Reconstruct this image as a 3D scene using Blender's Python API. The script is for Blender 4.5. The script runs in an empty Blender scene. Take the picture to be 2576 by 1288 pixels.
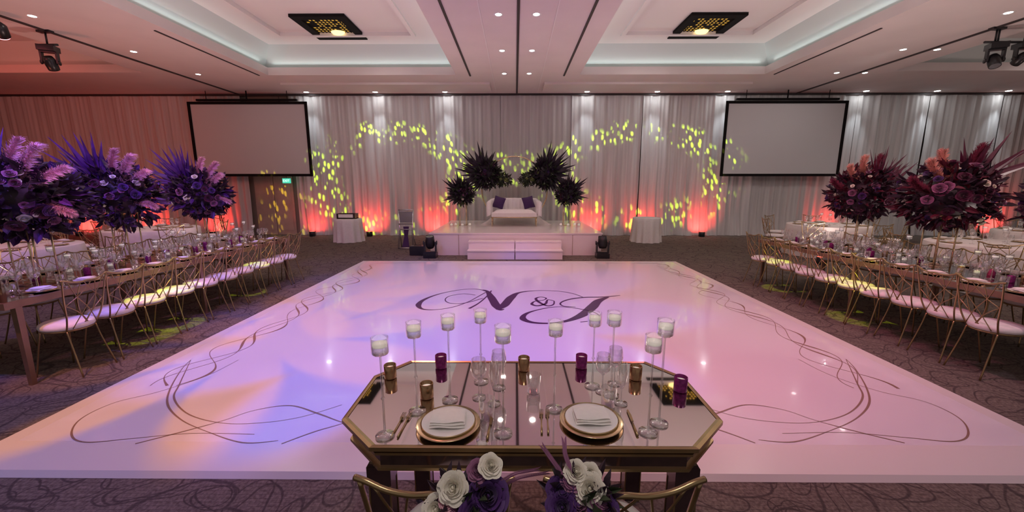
import bpy, math, random
from mathutils import Vector, Matrix, Euler
random.seed(7)
pi=math.pi
F=1000.0; CX,CY=1288,644; CH=1.7
scene=bpy.context.scene
coll=scene.collection
# ---------------- camera ----------------
cam=bpy.data.cameras.new("camera"); cam.sensor_width=36; cam.lens=F/2576*36
cam.clip_start=0.05; cam.clip_end=200
camo=bpy.data.objects.new("camera",cam); coll.objects.link(camo)
camo.location=(0,0,CH); camo.rotation_euler=(math.radians(90-10.04),0,math.radians(0.46))
scene.camera=camo
R=camo.rotation_euler.to_matrix()
def ray(px,py): return R@Vector(((px-CX)/F,-(py-CY)/F,-1))
def P(px,py,z=0.0):
    d=ray(px,py); t=(z-CH)/d.z
    return Vector((d.x*t,d.y*t,z))
def PY(px,py,y):
    d=ray(px,py); t=y/d.y
    return Vector((d.x*t,y,CH+d.z*t))
# ---------------- materials ----------------
def nd(nt,t,ins=None,**kw):
    n=nt.nodes.new(t)
    for k,v in kw.items(): setattr(n,k,v)
    if ins:
        for k,v in ins.items():
            if hasattr(v,'is_output'): nt.links.new(v,n.inputs[k])
            else: n.inputs[k].default_value=v
    return n
def mth(nt,op,a,b=0.0,c=None):
    ins={0:a,1:b}
    if c is not None: ins[2]=c
    return nd(nt,'ShaderNodeMath',ins,operation=op).outputs[0]
def ramp(nt,fac,stops,interp='LINEAR'):
    r=nt.nodes.new('ShaderNodeValToRGB'); nt.links.new(fac,r.inputs[0])
    cr=r.color_ramp; cr.interpolation=interp
    while len(cr.elements)<len(stops): cr.elements.new(0.5)
    for e,(p,c) in zip(cr.elements,stops): e.position=p; e.color=(*c,1) if len(c)==3 else c
    return r.outputs[0]
def mat(name,col,rough=0.5,metal=0.0,emit=None,es=0.0,var=0.0,vscale=20,bump=0.0,coat=0.0,sheen=0.0,spec=None):
    m=bpy.data.materials.new(name); m.use_nodes=True; nt=m.node_tree
    b=nt.nodes['Principled BSDF']
    b.inputs['Base Color'].default_value=(*col,1); b.inputs['Roughness'].default_value=rough
    b.inputs['Metallic'].default_value=metal
    if coat: b.inputs['Coat Weight'].default_value=coat
    if sheen: b.inputs['Sheen Weight'].default_value=sheen
    if spec is not None: b.inputs['Specular IOR Level'].default_value=spec
    if emit: b.inputs['Emission Color'].default_value=(*emit,1); b.inputs['Emission Strength'].default_value=es
    if var or bump:
        tc=nd(nt,'ShaderNodeTexCoord')
        no=nd(nt,'ShaderNodeTexNoise',{'Vector':tc.outputs['Object'],'Scale':vscale,'Detail':4.0})
        if var:
            lo=tuple(max(0,c*(1-var)) for c in col); hi=tuple(min(1,c*(1+var)) for c in col)
            nt.links.new(ramp(nt,no.outputs[0],[(0.3,lo),(0.7,hi)]),b.inputs['Base Color'])
        if bump:
            bp=nd(nt,'ShaderNodeBump',{'Height':no.outputs[0],'Strength':bump,'Distance':0.02})
            nt.links.new(bp.outputs[0],b.inputs['Normal'])
    return m
def glassmat(name,tint=(1,1,1),refl=0.12):
    m=bpy.data.materials.new(name); m.use_nodes=True; nt=m.node_tree
    nt.nodes.clear()
    out=nd(nt,'ShaderNodeOutputMaterial')
    tr=nd(nt,'ShaderNodeBsdfTransparent',{0:(*tint,1)})
    gl=nd(nt,'ShaderNodeBsdfGlossy',{'Color':(1,1,1,1),'Roughness':0.05})
    lw=nd(nt,'ShaderNodeLayerWeight',{'Blend':0.35})
    f=mth(nt,'MULTIPLY_ADD',lw.outputs['Facing'],0.70,refl)
    mx=nd(nt,'ShaderNodeMixShader',{0:f,1:tr.outputs[0],2:gl.outputs[0]})
    nt.links.new(mx.outputs[0],out.inputs[0])
    return m
M_gold=mat('gold_metal',(0.80,0.62,0.36),0.22,0.95,var=0.1,vscale=8)
M_goldd=mat('antique_gold_metal',(0.40,0.285,0.145),0.28,0.9,var=0.12,vscale=8)
M_white=mat('white_cushion',(0.88,0.84,0.82),0.75,var=0.03,vscale=30,bump=0.1)
M_mirror=mat('mirror_glass',(0.66,0.59,0.57),0.03,1.0)
M_mirrord=mat('dark_mirror_apron',(0.22,0.16,0.16),0.08,0.9)
M_mirror2=mat('table_mirror',(0.50,0.43,0.44),0.09,1.0,var=0.05,vscale=3)
M_dwood=mat('dark_wood',(0.06,0.03,0.035),0.25,0.3,var=0.3,vscale=6,coat=0.5)
M_rose_wood=mat('rose_gold_edge',(0.30,0.19,0.13),0.35,0.7,var=0.15,vscale=5)
M_glass=glassmat('clear_glass',refl=.22)
M_wax=mat('white_wax',(0.92,0.88,0.82),0.5,emit=(1,.88,.75),es=0.4)
M_water=glassmat('water',(0.95,0.97,1.0),0.12)
M_porc=mat('porcelain',(0.92,0.90,0.87),0.15)
M_napk=mat('napkin_linen',(0.94,0.91,0.86),0.85,var=0.02,vscale=60,bump=0.1)
M_black=mat('black_plastic',(0.012,0.012,0.014),0.35)
M_matblack=mat('matte_black',(0.012,0.01,0.01),0.9,spec=0.1)
M_lens=mat('lamp_lens',(0.2,0.2,0.22),0.1,0.5)
M_vot=mat('magenta_votive',(0.22,0.015,0.15),0.25,0.3,var=0.4,vscale=60)
M_ceil=mat('ceiling_paint',(0.70,0.62,0.60),0.8,var=0.03,vscale=1.5)
M_ceil2=mat('ceiling_tray_paint',(0.77,0.72,0.70),0.8)
M_cove=mat('cove_paint',(0.64,0.70,0.68),0.8)
M_slot=mat('dark_slot',(0.04,0.03,0.03),0.6)
M_wall=mat('wall_paint',(0.36,0.26,0.21),0.8,var=0.05,vscale=2)
M_stage=mat('stage_white',(0.88,0.82,0.81),0.2,coat=0.3)
M_cloth=mat('white_tablecloth',(0.80,0.76,0.72),0.85,var=0.03,vscale=20)
M_screen=mat('projection_screen',(0.62,0.60,0.60),0.9)
M_uph=mat('ivory_upholstery',(0.84,0.81,0.79),0.7,var=0.02,vscale=20)
M_pill=mat('purple_velvet',(0.05,0.012,0.09),0.8,sheen=0.3)
M_plum=mat('monogram_plum',(0.075,0.008,0.085),0.3)
M_vine=mat('vine_taupe',(0.30,0.19,0.14),0.3)
M_down=mat('downlight_glow',(1,1,1),0.4,emit=(1,0.95,0.9),es=22)
M_downb=mat('wall_washer_glow',(1,1,1),0.4,emit=(.92,0.97,1),es=60)
M_trimw=mat('trim_white',(0.8,0.76,0.74),0.4)
M_silver=mat('silver_metal',(0.6,0.6,0.62),0.2,0.9)
def petal(name,c): return mat(name,c,0.6,var=0.2,vscale=25,sheen=0.2)
M_ros={'white':petal('petal_white',(0.90,0.82,0.70)),'pink':petal('petal_pink',(0.66,0.33,0.40)),
 'mauve':petal('petal_mauve',(0.30,0.11,0.22)),'purple':petal('petal_purple',(0.075,0.018,0.15)),
 'plum':petal('petal_plum',(0.10,0.010,0.05)),'green':petal('petal_green',(0.34,0.38,0.10)),'black':petal('petal_blackplum',(0.035,0.008,0.03))}
M_leafd=mat('foliage_dark',(0.035,0.016,0.03),0.5,var=0.5,vscale=12)
M_leafg=mat('foliage_green',(0.045,0.06,0.03),0.5,var=0.5,vscale=12)
M_palmv=mat('palm_violet',(0.09,0.022,0.20),0.45,var=0.5,vscale=8)
M_palmb=mat('palm_burgundy',(0.085,0.010,0.035),0.45,var=0.5,vscale=8)
M_palmk=mat('palm_black',(0.018,0.007,0.018),0.5,var=0.4,vscale=8)
M_plp=mat('plume_pink',(0.80,0.44,0.50),0.9,var=0.2,vscale=10)
M_plc=mat('plume_coral',(0.80,0.40,0.32),0.9,var=0.2,vscale=10)
M_plb=mat('plume_burgundy',(0.20,0.025,0.06),0.9,var=0.2,vscale=10)
def drapemat():
    m=mat('drape_fabric',(0.60,0.545,0.53),0.85,sheen=0.15)
    nt=m.node_tree; b=nt.nodes['Principled BSDF']
    tc=nd(nt,'ShaderNodeTexCoord'); mp=nd(nt,'ShaderNodeMapping',{'Vector':tc.outputs['Object'],'Scale':(14,1,0.3)})
    no=nd(nt,'ShaderNodeTexNoise',{'Vector':mp.outputs[0],'Scale':1.0,'Detail':3.0})
    nt.links.new(ramp(nt,no.outputs[0],[(0.3,(0.52,0.49,0.48)),(0.7,(0.67,0.64,0.62))]),b.inputs['Base Color'])
    return m
M_drape=drapemat()
def carpetmat():
    m=mat('carpet',(0.1,0.08,0.08),0.95,spec=0.1); nt=m.node_tree; b=nt.nodes['Principled BSDF']
    tc=nd(nt,'ShaderNodeTexCoord')
    n1=nd(nt,'ShaderNodeTexNoise',{'Vector':tc.outputs['Object'],'Scale':1.8,'Detail':1.0})
    va=nd(nt,'ShaderNodeVectorMath',{0:n1.outputs['Color'],1:(0.5,0.5,0.5)},operation='SUBTRACT')
    vs=nd(nt,'ShaderNodeVectorMath',{0:va.outputs[0],'Scale':0.55},operation='SCALE')
    co=nd(nt,'ShaderNodeVectorMath',{0:tc.outputs['Object'],1:vs.outputs[0]},operation='ADD')
    lines=None
    for sc_,rad,off,w_ in ((1.9,0.42,0,.020),(2.4,0.48,7.3,.013),(3.1,0.36,3.1,.016),(2.7,.30,5.5,.013)):
        mp=nd(nt,'ShaderNodeMapping',{'Vector':co.outputs[0],'Location':(off,off*1.7,0)})
        vo=nd(nt,'ShaderNodeTexVoronoi',{'Vector':mp.outputs[0],'Scale':sc_,'Randomness':0.9},voronoi_dimensions='2D')
        d=mth(nt,'ABSOLUTE',mth(nt,'SUBTRACT',vo.outputs['Distance'],rad))
        l=mth(nt,'SUBTRACT',1.0,nd(nt,'ShaderNodeMapRange',{0:d,1:w_*.6,2:w_*1.5}).outputs[0])
        lines=l if lines is None else mth(nt,'MAXIMUM',lines,l)
    n2=nd(nt,'ShaderNodeTexNoise',{'Vector':tc.outputs['Object'],'Scale':55.0,'Detail':3.0})
    br=nd(nt,'ShaderNodeTexBrick',{'Vector':tc.outputs['Object'],'Scale':9.0,'Mortar Size':0.03,'Color1':(1,1,1,1),'Color2':(.8,.8,.8,1),'Mortar':(.6,.6,.6,1)})
    base=ramp(nt,n2.outputs[0],[(0.35,(0.135,0.110,0.092)),(0.65,(0.235,0.20,0.17))])
    mb=nd(nt,'ShaderNodeMixRGB',{0:0.6,1:base,2:br.outputs[0]},blend_type='MULTIPLY')
    mx=nd(nt,'ShaderNodeMixRGB',{0:mth(nt,'MULTIPLY',lines,.7),1:mb.outputs[0],2:(0.05,0.04,0.04,1)})
    nt.links.new(mx.outputs[0],b.inputs['Base Color'])
    bp=nd(nt,'ShaderNodeBump',{'Height':n2.outputs[0],'Strength':0.5,'Distance':0.01}); nt.links.new(bp.outputs[0],b.inputs['Normal'])
    return m
M_carpet=carpetmat()
M_dance=mat('dance_floor_vinyl',(0.84,0.81,0.84),0.12,coat=0.3)
M_danceb=mat('dance_floor_border',(0.78,0.74,0.70),0.28)
# ---------------- mesh builder ----------------
class MB:
    def __init__(s): s.v=[];s.f=[];s.m=[];s.s=[]
    def add(s,vs,fs,mi=0,sm=True,T=None):
        o=len(s.v)
        for p in vs:
            p=Vector(p)
            s.v.append(T@p if T is not None else p)
        for f in fs: s.f.append([i+o for i in f]); s.m.append(mi); s.s.append(sm)
        return s
    def box(s,c,d,mi=0,T=None,taper=1.0):
        x,y,z=c; a,b,h=d[0]/2,d[1]/2,d[2]/2
        vs=[(x-a*taper,y-b*taper,z-h),(x+a*taper,y-b*taper,z-h),(x+a*taper,y+b*taper,z-h),(x-a*taper,y+b*taper,z-h),(x-a,y-b,z+h),(x+a,y-b,z+h),(x+a,y+b,z+h),(x-a,y+b,z+h)]
        return s.add(vs,[(3,2,1,0),(4,5,6,7),(0,1,5,4),(1,2,6,5),(2,3,7,6),(3,0,4,7)],mi,False,T)
    def lathe(s,prof,n=20,mi=0,T=None,sm=True,sx=1,sy=1):
        vs=[];fs=[]
        for r,z in prof:
            for i in range(n):
                a=2*pi*i/n; vs.append((r*math.cos(a)*sx,r*math.sin(a)*sy,z))
        for k in range(len(prof)-1):
            for i in range(n):
                j=(i+1)%n; fs.append((k*n+i,k*n+j,(k+1)*n+j,(k+1)*n+i))
        return s.add(vs,fs,mi,sm,T)
    def cyl(s,c,r,h,n=16,mi=0,T=None,r2=None):
        r2=r if r2 is None else r2
        TT=Matrix.Translation(c); TT=T@TT if T is not None else TT
        return s.lathe([(0.0001,0),(r,0),(r,0.0001),(r2,h-0.0001),(r2,h),(0.0001,h)],n,mi,TT,True)
    def tube(s,pts,r,n=6,mi=0,closed=False,T=None):
        pts=[Vector(p) for p in pts]; m=len(pts); vs=[];fs=[]
        up=Vector((0,0,1)); prev=None
        for i,p in enumerate(pts):
            if closed: d=pts[(i+1)%m]-pts[i-1]
            else: d=pts[min(i+1,m-1)]-pts[max(i-1,0)]
            d.normalize()
            if prev is None:
                a=d.cross(up if abs(d.z)<0.9 else Vector((1,0,0))).normalized()
            else: a=(prev-d*prev.dot(d)).normalized()
            prev=a; b=d.cross(a); rr=r[i] if isinstance(r,(list,tuple)) else r
            for k in range(n):
                t=2*pi*k/n; vs.append(p+a*math.cos(t)*rr+b*math.sin(t)*rr)
        for i in range(m if closed else m-1):
            i2=(i+1)%m
            for k in range(n):
                k2=(k+1)%n; fs.append((i*n+k,i*n+k2,i2*n+k2,i2*n+k))
        if not closed: fs.append(tuple(range(n))[::-1]); fs.append(tuple(range((m-1)*n,m*n)))
        return s.add(vs,fs,mi,True,T)
    def ell(s,c,r,n=14,k=8,mi=0,T=None):
        if not isinstance(r,(tuple,list)): r=(r,r,r)
        pr=[(max(1e-4,math.sin(pi*i/k)),-math.cos(pi*i/k)) for i in range(k+1)]
        TT=Matrix.Translation(c)@Matrix.Diagonal((r[0],r[1],r[2],1)); TT=T@TT if T is not None else TT
        return s.lathe(pr,n,mi,TT)
    def prism(s,poly,z0,z1,mi=0,top=True,bot=True,mtop=None):
        n=len(poly); vs=[(x,y,z0) for x,y in poly]+[(x,y,z1) for x,y in poly]
        s.add(vs,[(i,(i+1)%n,n+(i+1)%n,n+i) for i in range(n)],mi,False)
        if top: s.add([(x,y,z1) for x,y in poly],[tuple(range(n))],mi if mtop is None else mtop,False)
        if bot: s.add([(x,y,z0) for x,y in poly],[tuple(range(n))[::-1]],mi,False)
        return s
    def mesh(s,name,mats):
        me=bpy.data.meshes.new(name); me.from_pydata([tuple(v) for v in s.v],[],s.f)
        for m in (mats if isinstance(mats,(list,tuple)) else [mats]): me.materials.append(m)
        me.polygons.foreach_set('material_index',s.m); me.polygons.foreach_set('use_smooth',s.s)
        me.update(); return me
def smooth_pts(pts,n=6):
    P_=[Vector(p) for p in pts]; out=[]
    for i in range(len(P_)-1):
        p0=P_[max(i-1,0)];p1=P_[i];p2=P_[i+1];p3=P_[min(i+2,len(P_)-1)]
        for k in range(n):
            t=k/n
            out.append(0.5*((2*p1)+(p2-p0)*t+(2*p0-5*p1+4*p2-p3)*t*t+(3*p1-p0-3*p2+p3)*t**3))
    out.append(P_[-1]); return out
# ---------------- object helpers ----------------
def setp(o,label=None,category=None,group=None,kind=None):
    if label:o['label']=label
    if category:o['category']=category
    if group:o['group']=group
    if kind:o['kind']=kind
def ob(name,me,loc=(0,0,0),rot=(0,0,0),s=1,parent=None,**kw):
    o=bpy.data.objects.new(name,me); coll.objects.link(o)
    o.location=loc; o.rotation_euler=rot
    o.scale=(s,s,s) if not isinstance(s,(tuple,list)) else s
    if parent: o.parent=parent
    setp(o,**kw); return o
def struct(name,me,**kw):
    o=ob(name,me,**kw); o['kind']='structure'; return o
def part(name,me,loc=(0,0,0),rot=(0,0,0),s=1,ch=(),label=None): return (name,me,loc,rot,s,ch,label)
def addparts(parent,parts):
    for n,me,l,r,s,ch,lb in parts:
        o=ob(n,me,l,r,s,parent)
        if lb:o['label']=lb
        if ch: addparts(o,ch)
def thing(name,parts,loc,rz=0,s=1,label='',category='',group=None,rot=None):
    e=bpy.data.objects.new(name,None); coll.objects.link(e); e.empty_display_size=0.1
    e.location=loc; e.rotation_euler=rot if rot else (0,0,rz); e.scale=(s,s,s) if not isinstance(s,(tuple,list)) else s
    setp(e,label,category,group); addparts(e,parts); return e
def single(name,me,loc,rz=0,s=1,label='',category='',group=None,rot=None):
    return ob(name,me,loc,rot if rot else (0,0,rz),s,None,label=label,category=category,group=group)
# ---------------- lights ----------------
def aim(o,tgt): o.rotation_euler=(Vector(tgt)-o.location).to_track_quat('-Z','Y').to_euler()
def spot(loc,tgt,col,e,size,blend=0.5,rad=0.05,gobo=None,name='spot_light'):
    l=bpy.data.lights.new(name,'SPOT'); l.energy=e; l.color=col; l.spot_size=math.radians(size); l.spot_blend=blend; l.shadow_soft_size=rad
    o=bpy.data.objects.new(name,l); coll.objects.link(o); o.location=loc; aim(o,tgt)
    if gobo:
        l.use_nodes=True; gobo(l.node_tree)
    return o
def point(loc,col,e,rad=0.1):
    l=bpy.data.lights.new('point_light','POINT'); l.energy=e; l.color=col; l.shadow_soft_size=rad
    o=bpy.data.objects.new('point_light',l); coll.objects.link(o); o.location=loc; return o
def area(loc,tgt,col,e,sx,sy):
    l=bpy.data.lights.new('area_light','AREA'); l.energy=e; l.color=col; l.shape='RECTANGLE'; l.size=sx; l.size_y=sy
    o=bpy.data.objects.new('area_light',l); coll.objects.link(o); o.location=loc; aim(o,tgt); return o
def lightuv(nt):
    nt.nodes.clear()
    out=nd(nt,'ShaderNodeOutputLight'); em=nd(nt,'ShaderNodeEmission'); nt.links.new(em.outputs[0],out.inputs[0])
    tc=nd(nt,'ShaderNodeTexCoord'); sp=nd(nt,'ShaderNodeSeparateXYZ',{0:tc.outputs['Normal']})
    u=mth(nt,'DIVIDE',sp.outputs[0],sp.outputs[2]); v=mth(nt,'DIVIDE',sp.outputs[1],sp.outputs[2])
    return em,u,v
def ring_gobo(a,b,seed,wd=0.2,sc=26,thr=.5,r0=.9):
    def g(nt):
        em,u,v=lightuv(nt)
        x=mth(nt,'DIVIDE',u,a); y=mth(nt,'DIVIDE',v,b)
        r=mth(nt,'SQRT',mth(nt,'ADD',mth(nt,'MULTIPLY',x,x),mth(nt,'MULTIPLY',y,y)))
        dr=mth(nt,'ABSOLUTE',mth(nt,'SUBTRACT',r,r0))
        rg=mth(nt,'SUBTRACT',1.0,nd(nt,'ShaderNodeMapRange',{0:dr,1:wd*.6,2:wd*1.2}).outputs[0])
        cb=nd(nt,'ShaderNodeCombineXYZ',{0:mth(nt,'MULTIPLY_ADD',v,.3,mth(nt,'MULTIPLY',u,1.8)),1:mth(nt,'MULTIPLY_ADD',u,-.2,mth(nt,'MULTIPLY',v,.85)),2:seed})
        nz=nd(nt,'ShaderNodeTexNoise',{'Vector':cb.outputs[0],'Scale':5.5})
        clus=nd(nt,'ShaderNodeMapRange',{0:nz.outputs[0],1:thr-.03,2:thr+.08}).outputs[0]
        n3=nd(nt,'ShaderNodeTexNoise',{'Vector':cb.outputs[0],'Scale':30.0})
        vo=nd(nt,'ShaderNodeTexVoronoi',{'Vector':cb.outputs[0],'Scale':float(sc),'Randomness':1.0})
        dd=mth(nt,'MULTIPLY_ADD',n3.outputs[0],.25,vo.outputs['Distance'])
        bl=mth(nt,'SUBTRACT',1.0,nd(nt,'ShaderNodeMapRange',{0:dd,1:0.42,2:0.54}).outputs[0])
        st=mth(nt,'MULTIPLY',mth(nt,'MULTIPLY',rg,bl),clus)
        nt.links.new(st,em.inputs['Strength'])
    return g
def star_gobo(cin,cout,n1,seed,r0=0.33,amp=0.14,outer=0.0,soft=.05):
    def g(nt):
        em,u,v=lightuv(nt)
        r=mth(nt,'SQRT',mth(nt,'ADD',mth(nt,'MULTIPLY',u,u),mth(nt,'MULTIPLY',v,v)))
        th=mth(nt,'ARCTAN2',v,u)
        w1=mth(nt,'SINE',mth(nt,'MULTIPLY_ADD',th,float(n1),seed))
        w=mth(nt,'MULTIPLY',mth(nt,'ABSOLUTE',w1),amp)
        lim=mth(nt,'ADD',r0,w)
        ins=nd(nt,'ShaderNodeMapRange',{0:mth(nt,'SUBTRACT',lim,r),1:-soft,2:soft}).outputs[0]
        mx=nd(nt,'ShaderNodeMixRGB',{0:ins,1:(*cout,1),2:(*cin,1)})
        nt.links.new(mx.outputs[0],em.inputs['Color'])
        st=mth(nt,'MULTIPLY_ADD',ins,1.0-outer,outer)
        nt.links.new(st,em.inputs['Strength'])
    return g
# ================= SETTING =================
WY=13.98; CZ=4.67
b=MB(); b.add([(-20,-3,0),(20,-3,0),(20,WY+.3,0),(-20,WY+.3,0)],[(0,1,2,3)],0,False)
struct('floor',b.mesh('floor',M_carpet))
b=MB(); b.box((0,WY+.15,2.4),(40,.3,4.8)); struct('wall_back',b.mesh('wall_back',M_wall))
for nm,x in (('wall_left',-20.1),('wall_right',20.1)):
    b=MB(); b.box((x,7,2.4),(.2,14.6,4.8)); struct(nm,b.mesh(nm,M_wall))
trays=[(-6.75,-1.62,2.0,11.5),(1.75,6.75,2.0,11.5),(-16.5,-9.95,2.0,11.2),(9.95,16.5,2.0,11.2)]
b=MB()
xs=sorted({-20.2,20.2}|{t[0] for t in trays}|{t[1] for t in trays}); ys=[-1.0,2.0,11.2,11.5,WY+.2]
for i in range(len(xs)-1):
    for j in range(len(ys)-1):
        mx=(xs[i]+xs[i+1])/2; my=(ys[j]+ys[j+1])/2
        if any(t[0]<mx<t[1] and t[2]<my<t[3] for t in trays): continue
        b.add([(xs[i],ys[j],CZ),(xs[i],ys[j+1],CZ),(xs[i+1],ys[j+1],CZ),(xs[i+1],ys[j],CZ)],[(0,1,2,3)],0,False)
def ring(b,ra,za,rb,zb,mi):
    A=[(ra[0],ra[2],za),(ra[1],ra[2],za),(ra[1],ra[3],za),(ra[0],ra[3],za)]
    B=[(rb[0],rb[2],zb),(rb[1],rb[2],zb),(rb[1],rb[3],zb),(rb[0],rb[3],zb)]
    b.add(A+B,[(i,(i+1)%4,4+(i+1)%4,4+i) for i in range(4)],mi,False)
def ins(r,d): return (r[0]+d,r[1]-d,r[2]+d,r[3]-d)
for t in trays:
    ring(b,t,CZ,t,4.87,0)
    ring(b,t,4.87,ins(t,-.16),4.87,1)
    ring(b,ins(t,-.16),4.87,ins(t,-.16),4.90,1)
    ring(b,ins(t,-.16),4.90,ins(t,.22),5.38,2)
    i1=ins(t,.22); i2=ins(t,.85); i3=ins(t,.95)
    ring(b,i1,5.38,i2,5.38,1)
    ring(b,i2,5.38,i2,5.33,1); ring(b,i2,5.33,i3,5.33,1); ring(b,i3,5.33,i3,5.42,1)
    b.add([(i3[0],i3[2],5.42),(i3[0],i3[3],5.42),(i3[1],i3[3],5.42),(i3[1],i3[2],5.42)],[(0,1,2,3)],1,False)
struct('ceiling',b.mesh('ceiling',[M_ceil,M_ceil2,M_cove]))
n=1
def trim(c,d,m=M_slot):
    global n
    bb=MB(); bb.box(c,d); struct('trim_%d'%n,bb.mesh('trim',m)); n+=1
trim((.05,6.5,CZ-.01),(.05,14.9,.02)); trim((-9.12,6.5,CZ-.012),(.06,14.9,.024)); trim((9.15,6.5,CZ-.012),(.06,14.9,.024))
for x in (-1.24,1.33): trim((x,8.2,CZ-.008),(.045,6.8,.016))
for x in (-7.0,7.0): trim((x,9.9,CZ-.008),(.035,3.2,.016))
trim((0,13.74,CZ-.03),(38,.04,.06))
for x0,x1 in ((-6.9,-.75),(.85,6.9)):
    trim(((x0+x1)/2,12.75,CZ-.03),(x1-x0,.9,.06),M_ceil)
for x in (-.62,.72): trim((x,8.0,CZ-.006),(.02,11,.012),M_ceil2)
M_amber=mat('amber_glow',(.2,.13,.02),.6,emit=(1,.55,.08),es=.62)
M_bowl=mat('bowl_glow',(.9,.8,.5),.4,emit=(1,.75,.25),es=1.8)
def grille(x):
    b=MB(); w=1.23;l=1.42
    for sx in(-1,1): b.box((sx*(w/2-.09),0,0),(.18,l,.06)); b.box((0,sx*(l/2-.09),0),(w-.36,.18,.06))
    fr=b.mesh('grille_frame',M_matblack)
    b=MB(); N_=10
    for i in range(1,N_):
        b.box((-w/2+.18+i*(w-.36)/N_,0,.02),(.030,l-.36,.008)); b.box((0,-l/2+.18+i*(l-.36)/N_,.02),(w-.36,.034,.007))
    rr=random.Random(4)
    for a_ in range(N_):
        for c_ in range(N_):
            if rr.random()<.22:
                b.box((-w/2+.18+(a_+.5)*(w-.36)/N_,-l/2+.18+(c_+.5)*(l-.36)/N_,.02),(.095,.11,.006))
    la=b.mesh('grille_lattice',M_matblack)
    b=MB(); b.box((0,0,.032),(w-.2,l-.2,.01)); gl=b.mesh('grille_diffuser',M_amber)
    b=MB(); b.lathe([(.001,-.07),(.06,-.068),(.12,-.055),(.16,-.02),(.165,.0)],20,0,sy=.7); bu=b.mesh('lamp_bowl',M_bowl)
    thing('ceiling_lamp',[part('frame',fr),part('lattice',la),part('diffuser',gl),part('lamp_bowl',bu,(0.05,.28,.01))],(x,10.19,5.385),label='square black latticed ceiling lamp glowing amber',category='ceiling lamp',group='amber ceiling lamps')
grille(-4.38); grille(4.46)
b=MB(); b.lathe([(.055,0),(.085,-.004),(.09,.0)],20,0); ME_dr=b.mesh('downlight_ring',M_trimw)
b=MB(); b.lathe([(.0001,-.002),(.055,-.002),(.056,0)],20,0); ME_dl=b.mesh('downlight_lens',M_down)
b=MB(); b.lathe([(.0001,-.002),(.055,-.002),(.056,0)],20,0); ME_dlb=b.mesh('downlight_lens',M_downb)
def downl(x,y,z=CZ,s=1,label='small round recessed downlight glowing white',lens=None):
    thing('recessed_downlight',[part('trim_ring',ME_dr),part('lens',lens or ME_dl)],(x,y,z-.001),s=s,label=label,category='downlight',group='recessed ceiling downlights')
for x in (-.30,.37):
    for y in (7.64,9.55,11.4):
        downl(x,y); spot((x,y,CZ-.03),(x,y,0),(1,.76,.72),25,70,.6,.05)
for x,ysl in ((-8.6,(7.64,9.55,11.4)),(8.6,(7.64,9.55,11.4)),(9.3,(9.55,11.4))):
    for y in ysl:
        downl(x if not(x>9 ) else 9.35,y); spot((x,y,CZ-.03),(x,y,0),(1,.82,.76),40,70,.6,.05)
for x in (-6.75,-4.52,-2.27,2.3,4.55,6.8,11.2,13.45,15.7):
    downl(x,13.50,CZ,1.3,'round recessed wall washer glowing above the drapes',ME_dlb)
    spot((x,13.48,CZ-.04),(x,13.70,2.2),(.82,.92,1.0),80,48,.9,.03)
def drape(x0,x1,seed,z1=CZ-.04):
    rnd=random.Random(seed); w=x1-x0; nx=int(w/.02); nz=12
    ph=[(rnd.uniform(5,9),rnd.uniform(0,6),.026),(rnd.uniform(17,24),rnd.uniform(0,6),.026),(rnd.uniform(33,48),rnd.uniform(0,6),.014)]
    vs=[];fs=[]
    for k in range(nz+1):
        t=k/nz; z=z1*t
        for i in range(nx+1):
            x=x0+w*i/nx
            xs_=x+.04*math.sin(3*z+seed)*(1-t)*.6
            d=sum(a*math.sin(q*xs_+p+.35*z*(q/30)) for q,p,a in ph)
            y=-(d)*(.75+.5*(1-t))- (.09*(1-t*6)**2*(.6+.6*math.sin(x*7+seed)) if t<.166 else 0)
            vs.append((x-x0-w/2,y,z+.004))
    for k in range(nz):
        for i in range(nx):
            a=k*(nx+1)+i; fs.append((a,a+1,a+nx+2,a+nx+1))
    b=MB(); b.add(vs,fs); me=b.mesh('drape',M_drape)
    single('drape',me,((x0+x1)/2,13.78,0),label='floor-length pleated ivory drape hanging against the ballroom wall',category='curtain',group='wall drapes')
sd=1
xx=-18.6
while xx<-9.2: drape(xx,xx+2.37,sd); xx+=2.37; sd+=1
xx=-7.5
while xx<18.6: drape(xx,xx+2.34,sd); xx+=2.34; sd+=1
b=MB(); b.box((0,0,1.05),(.66,.05,2.1)); b.box((.0,-.03,1.5),(.5,.02,.9)); b.box((0,-.03,.5),(.5,.02,.7))
dm=b.mesh('door',mat('door_wood',(.52,.38,.31),.45,var=.1,vscale=4))
for i,x in enumerate((-8.72,-8.04)): 
    o=struct('door_%d'%(i+1),dm,loc=(x,WY-.03,0))
b=MB(); b.box((0,0,0),(.26,.05,.16)); sg=b.mesh('sign_box',mat('exit_green',(.05,.5,.35),.4,emit=(.08,.75,.5),es=.9))
cu=bpy.data.curves.new('exit_text','FONT'); cu.body='EXIT'; cu.size=.11; cu.align_x='CENTER'; cu.align_y='CENTER'; cu.extrude=.002
cu.materials.append(mat('sign_letters',(.9,1,.95),.5,emit=(.8,1,.9),es=1.2))
tt=bpy.data.objects.new('tmp_text',cu); tme=bpy.data.meshes.new_from_object(tt); bpy.data.objects.remove(tt)
b=MB(); b.tube([(0,0,.08),(0,0,2.70)],.008); rod=b.mesh('rod',M_black)
thing('exit_sign',[part('housing',sg),part('lettering',tme,(0,-.028,0),(pi/2,0,0)),part('mounting_rod',rod)],(-7.72,13.6,1.86),label='green lit exit sign beside the drapes',category='sign')
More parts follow.
